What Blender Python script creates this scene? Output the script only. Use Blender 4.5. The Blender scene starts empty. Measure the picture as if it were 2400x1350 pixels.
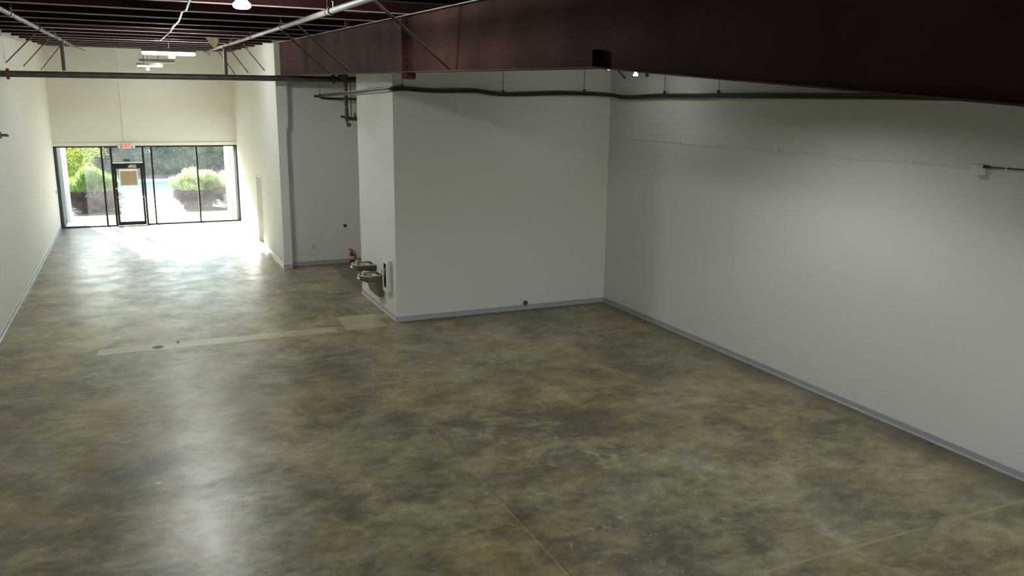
import bpy, bmesh, math, random
import numpy as np
from mathutils import Vector, Matrix

random.seed(7)
S = bpy.context.scene
COL = S.collection

# ------------------------------------------------------------------ camera, sky, sun, exposure
cam_d = bpy.data.cameras.new('camera')
cam = bpy.data.objects.new('camera', cam_d)
COL.objects.link(cam)
cam_d.sensor_width = 36.0
cam_d.lens = 29.05
cam_d.clip_start = 0.05
cam_d.clip_end = 500
CR = (0.9123160922672319, -0.40934480622999275, 0.010778562185063496)
CU = (0.07920330345423277, 0.20222496212838137, 0.9761310882325752)
CF = (0.40175388549730834, 0.8896864022253597, -0.21691454811310207)
cam.matrix_world = Matrix(((CR[0], CU[0], -CF[0], 0), (CR[1], CU[1], -CF[1], 0), (CR[2], CU[2], -CF[2], 4.5), (0, 0, 0, 1)))
S.camera = cam

S.view_settings.view_transform = 'Standard'
S.view_settings.look = 'None'
S.view_settings.exposure = 0.2
S.view_settings.gamma = 1.0
S.view_settings.use_curve_mapping = False
S.cycles.use_denoising = True
S.cycles.sample_clamp_indirect = 8.0
S.cycles.max_bounces = 10
S.cycles.diffuse_bounces = 6
S.cycles.transparent_max_bounces = 16

SKY_STRENGTH = 1.0
SUN_STRENGTH = 80.0
SUN_DIR = Vector((0.25, -0.97, -0.37)).normalized()      # the way the sunlight travels

w = bpy.data.worlds.new('world')
S.world = w
w.use_nodes = True
wn = w.node_tree
sky = wn.nodes.new('ShaderNodeTexSky')
sky.sky_type = 'NISHITA'
sky.sun_disc = False
sky.sun_elevation = math.asin(-SUN_DIR.z)
sky.sun_rotation = math.atan2(-SUN_DIR.x, -SUN_DIR.y)
sky.air_density = 1.0
sky.dust_density = 0.4
bg = wn.nodes['Background']
bg.inputs['Strength'].default_value = SKY_STRENGTH
wn.links.new(sky.outputs['Color'], bg.inputs['Color'])

sun_d = bpy.data.lights.new('sun', 'SUN')
sun_d.energy = SUN_STRENGTH
sun_d.angle = math.radians(1.2)
sun_d.color = (1.0, 0.96, 0.90)
sun = bpy.data.objects.new('sun', sun_d)
COL.objects.link(sun)
sun.rotation_euler = SUN_DIR.to_track_quat('-Z', 'Y').to_euler()
sun.location = (-20, 70, 30)

BULB = 480.0        # radiance of the lamp bulbs
TUBE = 300.0         # radiance of the fluorescent tubes

# ------------------------------------------------------------------ materials
def mat(name, color, rough=0.6, metal=0.0, spec=0.5, noise=0.0, nscale=6.0, bump=0.0, bscale=40.0):
    m = bpy.data.materials.new(name)
    m.use_nodes = True
    nt = m.node_tree
    b = nt.nodes['Principled BSDF']
    b.inputs['Base Color'].default_value = (*color, 1)
    b.inputs['Roughness'].default_value = rough
    b.inputs['Metallic'].default_value = metal
    b.inputs['Specular IOR Level'].default_value = spec
    tc = nt.nodes.new('ShaderNodeTexCoord')
    if noise:
        n = nt.nodes.new('ShaderNodeTexNoise')
        n.inputs['Scale'].default_value = nscale
        n.inputs['Detail'].default_value = 5
        nt.links.new(tc.outputs['Object'], n.inputs['Vector'])
        r = nt.nodes.new('ShaderNodeValToRGB')
        r.color_ramp.elements[0].position = 0.3
        r.color_ramp.elements[1].position = 0.7
        r.color_ramp.elements[0].color = (*[max(0, c * (1 - noise)) for c in color], 1)
        r.color_ramp.elements[1].color = (*[min(1, c * (1 + noise)) for c in color], 1)
        nt.links.new(n.outputs['Fac'], r.inputs['Fac'])
        nt.links.new(r.outputs['Color'], b.inputs['Base Color'])
    if bump:
        n2 = nt.nodes.new('ShaderNodeTexNoise')
        n2.inputs['Scale'].default_value = bscale
        n2.inputs['Detail'].default_value = 3
        nt.links.new(tc.outputs['Object'], n2.inputs['Vector'])
        bp = nt.nodes.new('ShaderNodeBump')
        bp.inputs['Strength'].default_value = bump
        bp.inputs['Distance'].default_value = 0.01
        nt.links.new(n2.outputs['Fac'], bp.inputs['Height'])
        nt.links.new(bp.outputs['Normal'], b.inputs['Normal'])
    return m

def emit(name, color, strength):
    m = bpy.data.materials.new(name)
    m.use_nodes = True
    nt = m.node_tree
    nt.nodes.clear()
    e = nt.nodes.new('ShaderNodeEmission')
    e.inputs['Color'].default_value = (*color, 1)
    e.inputs['Strength'].default_value = strength
    o = nt.nodes.new('ShaderNodeOutputMaterial')
    nt.links.new(e.outputs[0], o.inputs['Surface'])
    return m

def leaf_mat(name, c1, c2, trans=0.45):
    m = bpy.data.materials.new(name)
    m.use_nodes = True
    nt = m.node_tree
    nt.nodes.clear()
    g = nt.nodes.new('ShaderNodeNewGeometry')
    r = nt.nodes.new('ShaderNodeValToRGB')
    r.color_ramp.elements[0].color = (*c1, 1)
    r.color_ramp.elements[1].color = (*c2, 1)
    nt.links.new(g.outputs['Random Per Island'], r.inputs['Fac'])
    d = nt.nodes.new('ShaderNodeBsdfDiffuse')
    t = nt.nodes.new('ShaderNodeBsdfTranslucent')
    nt.links.new(r.outputs['Color'], d.inputs['Color'])
    nt.links.new(r.outputs['Color'], t.inputs['Color'])
    mx = nt.nodes.new('ShaderNodeMixShader')
    mx.inputs['Fac'].default_value = trans
    nt.links.new(d.outputs[0], mx.inputs[1])
    nt.links.new(t.outputs[0], mx.inputs[2])
    o = nt.nodes.new('ShaderNodeOutputMaterial')
    nt.links.new(mx.outputs[0], o.inputs['Surface'])
    return m

def glass_mat(name, haze=0.06, tint=(0.86, 0.9, 0.9)):
    m = bpy.data.materials.new(name)
    m.use_nodes = True
    nt = m.node_tree
    nt.nodes.clear()
    tr = nt.nodes.new('ShaderNodeBsdfTransparent')
    tr.inputs['Color'].default_value = (*tint, 1)
    gl = nt.nodes.new('ShaderNodeBsdfGlossy')
    gl.inputs['Roughness'].default_value = 0.02
    fr = nt.nodes.new('ShaderNodeFresnel')
    fr.inputs['IOR'].default_value = 1.4
    m1 = nt.nodes.new('ShaderNodeMixShader')
    nt.links.new(fr.outputs[0], m1.inputs['Fac'])
    nt.links.new(tr.outputs[0], m1.inputs[1])
    nt.links.new(gl.outputs[0], m1.inputs[2])
    # dust on the pane scatters the light coming through it
    tl = nt.nodes.new('ShaderNodeBsdfTranslucent')
    tl.inputs['Color'].default_value = (0.9, 0.9, 0.9, 1)
    tc = nt.nodes.new('ShaderNodeTexCoord')
    n = nt.nodes.new('ShaderNodeTexNoise')
    n.inputs['Scale'].default_value = 1.6
    n.inputs['Detail'].default_value = 6
    nt.links.new(tc.outputs['Object'], n.inputs['Vector'])
    mr = nt.nodes.new('ShaderNodeMapRange')
    mr.inputs['From Min'].default_value = 0.3
    mr.inputs['From Max'].default_value = 0.75
    mr.inputs['To Min'].default_value = haze * 0.4
    mr.inputs['To Max'].default_value = haze * 1.6
    nt.links.new(n.outputs['Fac'], mr.inputs['Value'])
    m2 = nt.nodes.new('ShaderNodeMixShader')
    nt.links.new(mr.outputs['Result'], m2.inputs['Fac'])
    nt.links.new(m1.outputs[0], m2.inputs[1])
    nt.links.new(tl.outputs[0], m2.inputs[2])
    o = nt.nodes.new('ShaderNodeOutputMaterial')
    nt.links.new(m2.outputs[0], o.inputs['Surface'])
    return m

def floor_mat():
    m = bpy.data.materials.new('polished_concrete')
    m.use_nodes = True
    nt = m.node_tree
    N, L = nt.nodes, nt.links
    b = N['Principled BSDF']
    tc = N.new('ShaderNodeTexCoord')
    P = tc.outputs['Object']
    def noise(scale, detail=6, rough=0.6, dist=0.0, off=(0, 0, 0), sc=(1, 1, 1)):
        mp = N.new('ShaderNodeMapping')
        mp.inputs['Location'].default_value = off
        mp.inputs['Scale'].default_value = sc
        L.new(P, mp.inputs['Vector'])
        n = N.new('ShaderNodeTexNoise')
        n.inputs['Scale'].default_value = scale
        n.inputs['Detail'].default_value = detail
        n.inputs['Roughness'].default_value = rough
        n.inputs['Distortion'].default_value = dist
        L.new(mp.outputs[0], n.inputs['Vector'])
        return n.outputs['Fac']
    def rng(v, a, c, lo=0.0, hi=1.0):
        r = N.new('ShaderNodeMapRange')
        r.interpolation_type = 'SMOOTHSTEP'
        r.inputs['From Min'].default_value = a
        r.inputs['From Max'].default_value = c
        r.inputs['To Min'].default_value = lo
        r.inputs['To Max'].default_value = hi
        L.new(v, r.inputs['Value'])
        return r.outputs['Result']
    def math_(op, a, c=None):
        n = N.new('ShaderNodeMath')
        n.operation = op
        for i, v in enumerate((a, c)):
            if v is None: continue
            if isinstance(v, (int, float)): n.inputs[i].default_value = v
            else: L.new(v, n.inputs[i])
        return n.outputs[0]
    def mix(a, c, f):
        n = N.new('ShaderNodeMix')
        n.data_type = 'RGBA'
        if isinstance(f, (int, float)): n.inputs[0].default_value = f
        else: L.new(f, n.inputs[0])
        for i, v in ((6, a), (7, c)):
            if isinstance(v, tuple): n.inputs[i].default_value = (*v, 1)
            else: L.new(v, n.inputs[i])
        return n.outputs[2]
    olive, grey, dark = (0.205, 0.178, 0.112), (0.262, 0.25, 0.212), (0.075, 0.071, 0.053)
    ochre, pale, brown = (0.285, 0.205, 0.085), (0.40, 0.38, 0.32), (0.145, 0.12, 0.082)
    # cloudy mottling: three sizes of blotch added up, then coloured dark to pale
    v = math_('ADD', math_('MULTIPLY', noise(0.55, 6, 0.6, 0.3), 0.34),
              math_('ADD', math_('MULTIPLY', noise(1.7, 8, 0.66, 0.5, (5, 41, 0)), 0.34), math_('MULTIPLY', noise(6.0, 9, 0.74, 0.5, (13, 2, 0), (0.75, 1.25, 1)), 0.32)))
    r = N.new('ShaderNodeValToRGB')
    cr = r.color_ramp
    cr.elements[0].position, cr.elements[0].color = 0.395, (0.078, 0.070, 0.044, 1)
    cr.elements[1].position, cr.elements[1].color = 0.61, (0.45, 0.41, 0.285, 1)
    for p_, q_ in ((0.455, (0.155, 0.131, 0.073)), (0.50, (0.245, 0.208, 0.112)), (0.55, (0.325, 0.285, 0.18))):
        el = cr.elements.new(p_)
        el.color = (*q_, 1)
    L.new(v, r.inputs['Fac'])
    c = r.outputs['Color']
    hue = N.new('ShaderNodeMix'); hue.data_type = 'RGBA'; hue.blend_type = 'MULTIPLY'
    L.new(rng(noise(0.38, 6, 0.65, 0.6, (9, 3, 0)), 0.46, 0.66, 0.0, 0.9), hue.inputs[0])
    L.new(c, hue.inputs[6]); hue.inputs[7].default_value = (1.10, 0.96, 0.76, 1)
    c = hue.outputs[2]
    cool = N.new('ShaderNodeMix'); cool.data_type = 'RGBA'; cool.blend_type = 'MULTIPLY'
    L.new(rng(noise(0.7, 6, 0.65, 0.6, (27, 13, 0)), 0.5, 0.66, 0.0, 0.9), cool.inputs[0])
    L.new(c, cool.inputs[6]); cool.inputs[7].default_value = (0.96, 1.0, 1.06, 1)
    c = cool.outputs[2]
    c = mix(c, dark, math_('MULTIPLY', rng(noise(0.8, 9, 0.7, 0.9, (31, 7, 0)), 0.54, 0.72), 0.6))
    c = mix(c, ochre, math_('MULTIPLY', rng(noise(2.2, 9, 0.75, 1.0, (3, 29, 0)), 0.58, 0.76), 0.4))
    c = mix(c, pale, math_('MULTIPLY', rng(noise(1.9, 10, 0.78, 1.2, (23, 11, 0)), 0.63, 0.78), 0.5))
    sx = N.new('ShaderNodeSeparateXYZ')
    L.new(P, sx.inputs[0])
    X, Y = sx.outputs['X'], sx.outputs['Y']
    wob = math_('MULTIPLY', math_('SUBTRACT', noise(2.2, 5, 0.65), 0.5), 0.16)
    Xw, Yw = math_('ADD', X, wob), math_('ADD', Y, math_('MULTIPLY', wob, -0.8))
    def box_mask(x0, x1, y0, y1, soft=0.03, xs=None, ys=None):
        xs, ys = xs or Xw, ys or Yw
        a = math_('MULTIPLY', rng(xs, x0 - soft, x0 + soft), rng(xs, x1 + soft, x1 - soft))
        d = math_('MULTIPLY', rng(ys, y0 - soft, y0 + soft), rng(ys, y1 + soft, y1 - soft))
        return math_('MULTIPLY', a, d)
    # the darkest worn area in the middle of the room
    dx = math_('DIVIDE', math_('SUBTRACT', X, 4.9), 2.3)
    dy = math_('DIVIDE', math_('SUBTRACT', Y, 9.6), 2.2)
    rr = math_('SQRT', math_('ADD', math_('MULTIPLY', dx, dx), math_('MULTIPLY', dy, dy)))
    wr = math_('ADD', rr, math_('MULTIPLY', math_('SUBTRACT', noise(1.1, 8, 0.7), 0.5), 1.6))
    c = mix(c, dark, math_('MULTIPLY', math_('MULTIPLY', rng(wr, 1.25, 0.35), rng(noise(1.6, 9, 0.75, 0.8, (61, 3, 0)), 0.42, 0.58)), 0.72))
    dx = math_('DIVIDE', math_('SUBTRACT', X, 5.0), 2.0)
    dy = math_('DIVIDE', math_('SUBTRACT', Y, 7.6), 2.6)
    rr2 = math_('ADD', math_('MULTIPLY', dx, dx), math_('MULTIPLY', dy, dy))
    c = mix(c, (0.50, 0.48, 0.42), math_('MULTIPLY', math_('MULTIPLY', rng(rr2, 1.3, 0.3), rng(noise(3.2, 9, 0.72, 1.6, (3, 71, 0)), 0.58, 0.68)), 0.7))
    c = mix(c, (0.30, 0.20, 0.075), math_('MULTIPLY', rng(noise(0.5, 7, 0.7, 0.8, (81, 5, 0)), 0.50, 0.70), 0.5))
    # poured patches of paler cement
    patch = mix((0.52, 0.45, 0.29), (0.40, 0.34, 0.21), rng(noise(1.3, 7, 0.65), 0.35, 0.65))
    c = mix(c, patch, math_('MULTIPLY', box_mask(-0.93, 3.42, 16.06, 16.44, 0.05, X, Y), 0.9))
    c = mix(c, patch, math_('MULTIPLY', box_mask(3.62, 4.45, 16.08, 17.2, 0.04), 0.85))
    c = mix(c, patch, math_('MULTIPLY', box_mask(4.3, 4.72, 16.75, 17.15, 0.05), 0.6))
    # saw-cut joints
    seam = (0.40, 0.31, 0.17)
    for f, a in ((box_mask(3.528, 3.545, -4, 24, 0.008, X, Y), 0.6), (box_mask(-3, 10, 13.985, 14.015, 0.012, X, Y), 0.9),
                 (box_mask(-3, 10, 5.685, 5.715, 0.01, X, Y), 0.9), (box_mask(-3, 3.6, 22.45, 22.53, 0.02, X, Y), 0.5)):
        broken = rng(noise(1.4, 4, 0.6, 0, (7, 7, 0)), 0.36, 0.56, 0.25, 1.0)
        c = mix(c, seam, math_('MULTIPLY', math_('MULTIPLY', f, broken), a))
    c = mix(c, (0.06, 0.055, 0.045), math_('MULTIPLY', box_mask(3.552, 3.565, -4, 24, 0.005, X, Y), rng(noise(1.1, 4, 0.6, 0, (3, 5, 0)), 0.45, 0.6, 0.0, 0.8)))
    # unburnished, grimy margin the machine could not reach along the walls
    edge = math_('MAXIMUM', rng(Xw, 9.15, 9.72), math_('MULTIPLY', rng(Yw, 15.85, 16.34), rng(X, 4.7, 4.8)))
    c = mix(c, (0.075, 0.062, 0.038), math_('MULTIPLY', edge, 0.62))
    c = mix(c, (0.5, 0.48, 0.42), math_('MULTIPLY', box_mask(-2.7, -2.42, 15.1, 15.75, 0.08), 0.7))
    # a bronze water stain by the poured strip, paint flecks
    c = mix(c, (0.15, 0.115, 0.06), math_('MULTIPLY', math_('MULTIPLY', box_mask(-0.6, 0.55, 16.55, 16.95, 0.12), rng(noise(4.5, 8, 0.7), 0.46, 0.56)), 0.8))
    c = mix(c, (0.6, 0.58, 0.5), math_('MULTIPLY', box_mask(-0.55, 0.55, 9.2, 11.1, 0.1), math_('MULTIPLY', rng(noise(3.4, 6, 0.6, 0, (2, 3, 0), (1, 1.6, 1)), 0.69, 0.72), 0.8)))
    L.new(c, b.inputs['Base Color'])
    ro = rng(noise(1.7, 8, 0.7, 0.5, (51, 3, 0)), 0.3, 0.7, 0.30, 0.46)
    L.new(ro, b.inputs['Roughness'])
    b.inputs['Specular IOR Level'].default_value = 0.5
    b.inputs['Coat Weight'].default_value = 0.2
    b.inputs['Coat Roughness'].default_value = 0.28
    bp = N.new('ShaderNodeBump')
    bp.inputs['Strength'].default_value = 0.10
    bp.inputs['Distance'].default_value = 0.004
    L.new(noise(5.0, 6, 0.6), bp.inputs['Height'])
    L.new(bp.outputs['Normal'], b.inputs['Normal'])
    return m

def wall_mat():
    m = mat('white_wall_paint', (0.72, 0.72, 0.69), 0.75, spec=0.25, bump=0.05, bscale=60)
    nt = m.node_tree
    N, L = nt.nodes, nt.links
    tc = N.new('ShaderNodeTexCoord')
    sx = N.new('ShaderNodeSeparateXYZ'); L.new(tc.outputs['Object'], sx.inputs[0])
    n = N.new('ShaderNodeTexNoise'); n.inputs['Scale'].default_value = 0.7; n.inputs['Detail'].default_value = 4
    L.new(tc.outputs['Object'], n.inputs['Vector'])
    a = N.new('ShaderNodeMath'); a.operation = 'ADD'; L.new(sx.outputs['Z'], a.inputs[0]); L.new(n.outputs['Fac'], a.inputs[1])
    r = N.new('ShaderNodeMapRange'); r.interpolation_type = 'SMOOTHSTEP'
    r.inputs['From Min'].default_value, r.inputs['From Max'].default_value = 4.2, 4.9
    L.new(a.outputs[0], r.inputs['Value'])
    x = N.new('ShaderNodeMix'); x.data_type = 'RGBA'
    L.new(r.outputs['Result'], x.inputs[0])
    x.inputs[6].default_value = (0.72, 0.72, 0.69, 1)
    x.inputs[7].default_value = (0.70, 0.685, 0.625, 1)     # slightly warmer tone on the upper part of the walls
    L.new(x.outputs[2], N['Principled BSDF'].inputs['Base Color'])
    return m

M = dict(
    floor=floor_mat(),
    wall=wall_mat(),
    trimwhite=mat('white_trim_paint', (0.76, 0.76, 0.73), 0.5, spec=0.4),
    base=mat('grey_cove_vinyl', (0.37, 0.375, 0.40), 0.36, spec=0.5),
    deck=mat('dark_roof_insulation', (0.030, 0.026, 0.028), 0.8, spec=0.2, noise=0.3, nscale=0.9),
    girder=mat('red_oxide_steel', (0.062, 0.028, 0.022), 0.8, spec=0.06, noise=0.32, nscale=1.3, bump=0.05, bscale=18),
    flange=mat('bounce_lit_flange', (0.10, 0.066, 0.056), 0.8, spec=0.06, noise=0.2, nscale=3),  # lighter than the web: light bounced off the floor is put into the colour
    purlin=mat('red_oxide_purlin', (0.029, 0.011, 0.010), 0.8, spec=0.04, noise=0.2, nscale=2.0),
    lip=mat('pale_lit_edge', (0.42, 0.345, 0.32), 0.6, spec=0.4),  # pale colour paints lamplight along purlin lips, flange edge and brace edges
    darkpipe=mat('black_iron_pipe', (0.060, 0.058, 0.048), 0.5, spec=0.4, noise=0.25, nscale=3),
    greypipe=mat('grey_steel_pipe', (0.095, 0.086, 0.073), 0.6, 0.0, noise=0.25, nscale=9),
    coupling=mat('dark_grooved_coupling', (0.05, 0.035, 0.03), 0.5),
    redcoupling=mat('red_grooved_coupling', (0.15, 0.03, 0.03), 0.5),
    black=mat('black_cable_sheath', (0.018, 0.017, 0.017), 0.45),
    greycable=mat('dusty_grey_cable', (0.055, 0.052, 0.047), 0.7, noise=0.3, nscale=12),
    silver=mat('silver_conduit', (0.62, 0.61, 0.58), 0.35, 0.6),
    flex=mat('flexible_steel_conduit', (0.13, 0.122, 0.108), 0.5, 0.2),
    wire=mat('hanger_wire', (0.045, 0.042, 0.040), 0.5, 0.3),
    whitebox=mat('white_painted_metal', (0.72, 0.72, 0.71), 0.45, spec=0.4),
    fixture=mat('fixture_enamel', (0.24, 0.22, 0.165), 0.5),
    lens=mat('dull_unlit_tube', (0.62, 0.62, 0.60), 0.3),
    tube=emit('lit_fluorescent_tube', (0.95, 1.0, 0.98), TUBE),
    bulb=emit('lit_bulb', (0.97, 1.0, 0.95), BULB),
    bulbfar=emit('lit_bulb_far', (0.97, 1.0, 0.95), 620.0),
    bulbdim=emit('lit_bulb_small', (0.96, 1.0, 0.96), 60.0),
    tubedim=emit('lit_tube_small', (0.96, 1.0, 0.98), 40.0),
    hoodbulb=emit('added_lamp_bulb', (0.96, 1.0, 0.97), 1700.0),
    socket=mat('white_lamp_socket', (0.75, 0.75, 0.72), 0.5),
    insul=mat('yellow_glass_wool', (0.47, 0.40, 0.22), 0.9, spec=0.1, noise=0.3, nscale=14, bump=0.5, bscale=60),
    frame=mat('dark_bronze_aluminium', (0.020, 0.017, 0.015), 0.4, 0.4),
    glass=glass_mat('dusty_window_glass', 0.005),
    glassdoor=glass_mat('door_glass', 0.006),
    paper=mat('white_paper', (0.82, 0.82, 0.80), 0.8),
    paperback=mat('brown_notice_paper', (0.36, 0.31, 0.22), 0.8),
    steel=mat('brushed_stainless_steel', (0.46, 0.43, 0.38), 0.28, 0.9),
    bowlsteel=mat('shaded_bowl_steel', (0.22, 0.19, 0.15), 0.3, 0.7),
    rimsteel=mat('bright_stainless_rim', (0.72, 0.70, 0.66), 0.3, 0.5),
    steeldark=mat('dull_stainless_steel', (0.20, 0.165, 0.125), 0.36, 0.6),
    chrome=mat('chrome', (0.85, 0.85, 0.83), 0.22, 0.7),
    cream=mat('cream_plastic', (0.70, 0.62, 0.44), 0.45),
    red=mat('red_extinguisher_paint', (0.22, 0.012, 0.02), 0.35),
    blackplastic=mat('black_plastic', (0.012, 0.012, 0.012), 0.5),
    label=mat('pale_label', (0.5, 0.48, 0.46), 0.6),
    yellow=mat('yellow_label', (0.72, 0.62, 0.20), 0.6),
    cabinside=mat('dim_cabinet_liner', (0.45, 0.45, 0.44), 0.6),
    cabglass=glass_mat('cabinet_glass', 0.004, (0.94, 0.95, 0.94)),
    bronze=mat('brown_vent_grille', (0.085, 0.065, 0.05), 0.6),
    brass=mat('tarnished_bronze_cover', (0.14, 0.13, 0.085), 0.45, 0.4),
    signwhite=mat('sign_housing', (0.75, 0.72, 0.70), 0.5),
    signred=emit('exit_letters', (1.0, 0.03, 0.05), 1.6),
    doorgrey=mat('pale_grey_door_paint', (0.62, 0.63, 0.63), 0.5),
    stucco=mat('grey_stucco', (0.075, 0.07, 0.066), 0.9, noise=0.08, nscale=3, bump=0.3, bscale=50),
    column=mat('white_column_paint', (0.50, 0.50, 0.49), 0.8),
    walk=mat('pale_concrete_walk', (0.70, 0.69, 0.66), 0.85, noise=0.07, nscale=1.2),
    asphalt=mat('sun_bleached_asphalt', (0.55, 0.55, 0.55), 0.9, noise=0.12, nscale=0.5),
    mulch=mat('dark_mulch', (0.085, 0.055, 0.045), 0.95, noise=0.5, nscale=9, bump=0.8, bscale=25),
    pinemulch=mat('pink_pine_straw', (0.33, 0.21, 0.17), 0.95, noise=0.25, nscale=5, bump=0.5, bscale=12),
    bark=mat('grey_bark', (0.16, 0.13, 0.10), 0.9, noise=0.4, nscale=6),
    twig=leaf_mat('brown_twigs', (0.03, 0.02, 0.02), (0.13, 0.085, 0.08), 0.15),
    junip=leaf_mat('juniper_green', (0.06, 0.12, 0.025), (0.22, 0.33, 0.09), 0.4),
    junip2=leaf_mat('juniper_yellow_green', (0.18, 0.25, 0.07), (0.42, 0.50, 0.22), 0.45),
    treeyel=leaf_mat('yellow_green_leaves', (0.13, 0.18, 0.03), (0.40, 0.42, 0.09), 0.5),
    treegrn=leaf_mat('blue_green_leaves', (0.05, 0.12, 0.085), (0.20, 0.34, 0.24), 0.4),
    treemid=leaf_mat('mid_green_leaves', (0.09, 0.17, 0.07), (0.36, 0.44, 0.22), 0.45),
)

# ------------------------------------------------------------------ mesh helpers
class MB:
    def __init__(self):
        self.v, self.f = [], []
    def add(self, vs, fs):
        o = len(self.v)
        self.v += [tuple(p) for p in vs]
        self.f += [tuple(i + o for i in f) for f in fs]
        return self
    def box(self, x0, x1, y0, y1, z0, z1):
        vs = [(x, y, z) for z in (z0, z1) for y in (y0, y1) for x in (x0, x1)]
        return self.add(vs, [(0, 2, 3, 1), (4, 5, 7, 6), (0, 1, 5, 4), (2, 6, 7, 3), (0, 4, 6, 2), (1, 3, 7, 5)])
    def prism(self, pts, axis, a, b):
        """extrude a 2-D outline along an axis: the other two coordinates in x, y, z order"""
        def to(p, t):
            return {'x': (t, p[0], p[1]), 'y': (p[0], t, p[1]), 'z': (p[0], p[1], t)}[axis]
        n = len(pts)
        vs = [to(p, a) for p in pts] + [to(p, b) for p in pts]
        return self.add(vs, [tuple(range(n))[::-1], tuple(range(n, 2 * n))] + [(i, (i + 1) % n, n + (i + 1) % n, n + i) for i in range(n)])
    def tube(self, pts, r, n=10, cap=True):
        pts = [Vector(p) for p in pts]
        rs = r if isinstance(r, (list, tuple)) else [r] * len(pts)
        rings, up = [], None
        for i, p in enumerate(pts):
            t = (pts[min(i + 1, len(pts) - 1)] - pts[max(i - 1, 0)])
            if t.length < 1e-9: t = Vector((0, 0, 1))
            t.normalize()
            if up is None:
                up = Vector((0, 0, 1)) if abs(t.z) < 0.9 else Vector((1, 0, 0))
            s = t.cross(up).normalized()
            up = s.cross(t).normalized()
            rings.append([p + (s * math.cos(2 * math.pi * k / n) + up * math.sin(2 * math.pi * k / n)) * rs[i] for k in range(n)])
        vs = [q for ring in rings for q in ring]
        fs = []
        for i in range(len(pts) - 1):
            for k in range(n):
                fs.append((i * n + k, i * n + (k + 1) % n, (i + 1) * n + (k + 1) % n, (i + 1) * n + k))
        if cap:
            fs.append(tuple(range(n))[::-1])
            fs.append(tuple((len(pts) - 1) * n + k for k in range(n)))
        return self.add(vs, fs)
    def lathe(self, prof, cx=0, cy=0, cz=0, n=20, axis='z'):
        def pt(r, h, a):
            c, s = r * math.cos(a), r * math.sin(a)
            return {'z': (cx + c, cy + s, cz + h), 'y': (cx + c, cy + h, cz + s), 'x': (cx + h, cy + c, cz + s)}[axis]
        vs = [pt(r, h, 2 * math.pi * k / n) for r, h in prof for k in range(n)]
        fs = []
        for i in range(len(prof) - 1):
            for k in range(n):
                fs.append((i * n + k, i * n + (k + 1) % n, (i + 1) * n + (k + 1) % n, (i + 1) * n + k))
        fs.append(tuple(range(n))[::-1])
        fs.append(tuple((len(prof) - 1) * n + k for k in range(n)))
        return self.add(vs, fs)
    def build(self, name, m, parent=None, smooth=False, bevel=0.0):
        me = bpy.data.meshes.new(name)
        me.from_pydata(self.v, [], self.f)
        bm = bmesh.new()
        bm.from_mesh(me)
        bmesh.ops.recalc_face_normals(bm, faces=bm.faces)
        bm.to_mesh(me)
        bm.free()
        me.materials.append(M[m] if isinstance(m, str) else m)
        o = bpy.data.objects.new(name, me)
        COL.objects.link(o)
        if parent is not None:
            o.parent = parent
            o.matrix_parent_inverse = Matrix.Translation(-parent.location) if parent.type == 'EMPTY' and parent.parent is None else Matrix.Identity(4)
            if parent.type != 'EMPTY':
                o.matrix_parent_inverse = Matrix.Identity(4)
        if smooth:
            for p in me.polygons: p.use_smooth = True
            md = o.modifiers.new('angle', 'EDGE_SPLIT')
            md.split_angle = math.radians(40)
        if bevel:
            md = o.modifiers.new('bevel', 'BEVEL')
            md.width = bevel
            md.segments = 2
            md.limit_method = 'ANGLE'
        return o

def tag(o, label, cat, group=None):
    o['label'] = label
    o['category'] = cat
    if group: o['group'] = group
    return o

def thing(name, loc, label, cat, group=None):
    o = bpy.data.objects.new(name, None)
    o.empty_display_size = 0.1
    o.location = loc
    COL.objects.link(o)
    return tag(o, label, cat, group)

def struct(o):
    o['kind'] = 'structure'
    return o

def ordinal(i):
    return ['first', 'second', 'third', 'fourth', 'fifth', 'sixth', 'seventh', 'eighth', 'ninth', 'tenth', 'eleventh', 'twelfth',
            'thirteenth', 'fourteenth', 'fifteenth', 'sixteenth', 'seventeenth', 'eighteenth', 'nineteenth', 'twentieth'][i]

# ------------------------------------------------------------------ room shell
XL, XP, XB, XR = -2.65, 3.49, 4.73, 9.74          # left wall, partition, block, right wall
YF, YP, YB, YB2, YRC, YN = 33.29, 23.03, 16.35, 19.29, 23.33, -4.0
ZH = 2.83                                          # head of the storefront glass
PD = 0.20                                          # purlin depth
def zp(y): return 6.0 + 0.0268 * (y - 23.0)        # underside of the purlins
def zd(y): return zp(y) + PD                       # underside of the roof deck

struct(MB().box(XL - 0.3, XR + 0.3, YN - 0.2, YF + 0.12, -0.25, 0).build('floor', 'floor'))
struct(MB().prism([(YN - 0.2, zd(YN - 0.2)), (YF + 0.25, zd(YF + 0.25)), (YF + 0.25, zd(YF) + 0.2), (YN - 0.2, zd(YN) + 0.2)], 'x', XL - 0.3, XR + 0.3).build('ceiling', 'deck'))

def ywall(name, x0, x1, y0, y1, m='wall'):
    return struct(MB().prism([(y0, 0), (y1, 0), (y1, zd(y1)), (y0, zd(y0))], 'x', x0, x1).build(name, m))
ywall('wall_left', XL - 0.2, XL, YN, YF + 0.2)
ywall('wall_right', XR, XR + 0.2, YN, YB)
# rear wall; its open doorway behind the viewpoint is added to let in daylight
OX0, OX1, OZ = 6.2, 9.6, 3.9
rw = MB()
rw.box(XL, OX0, YN - 0.2, YN, 0, zd(YN)); rw.box(OX1, XR, YN - 0.2, YN, 0, zd(YN)); rw.box(OX0, OX1, YN - 0.2, YN, OZ, zd(YN))
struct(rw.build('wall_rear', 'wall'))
struct(MB().box(-20, 30, -40, YN - 0.2, -0.4, -0.02).build('ground_rear', 'walk'))
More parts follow.
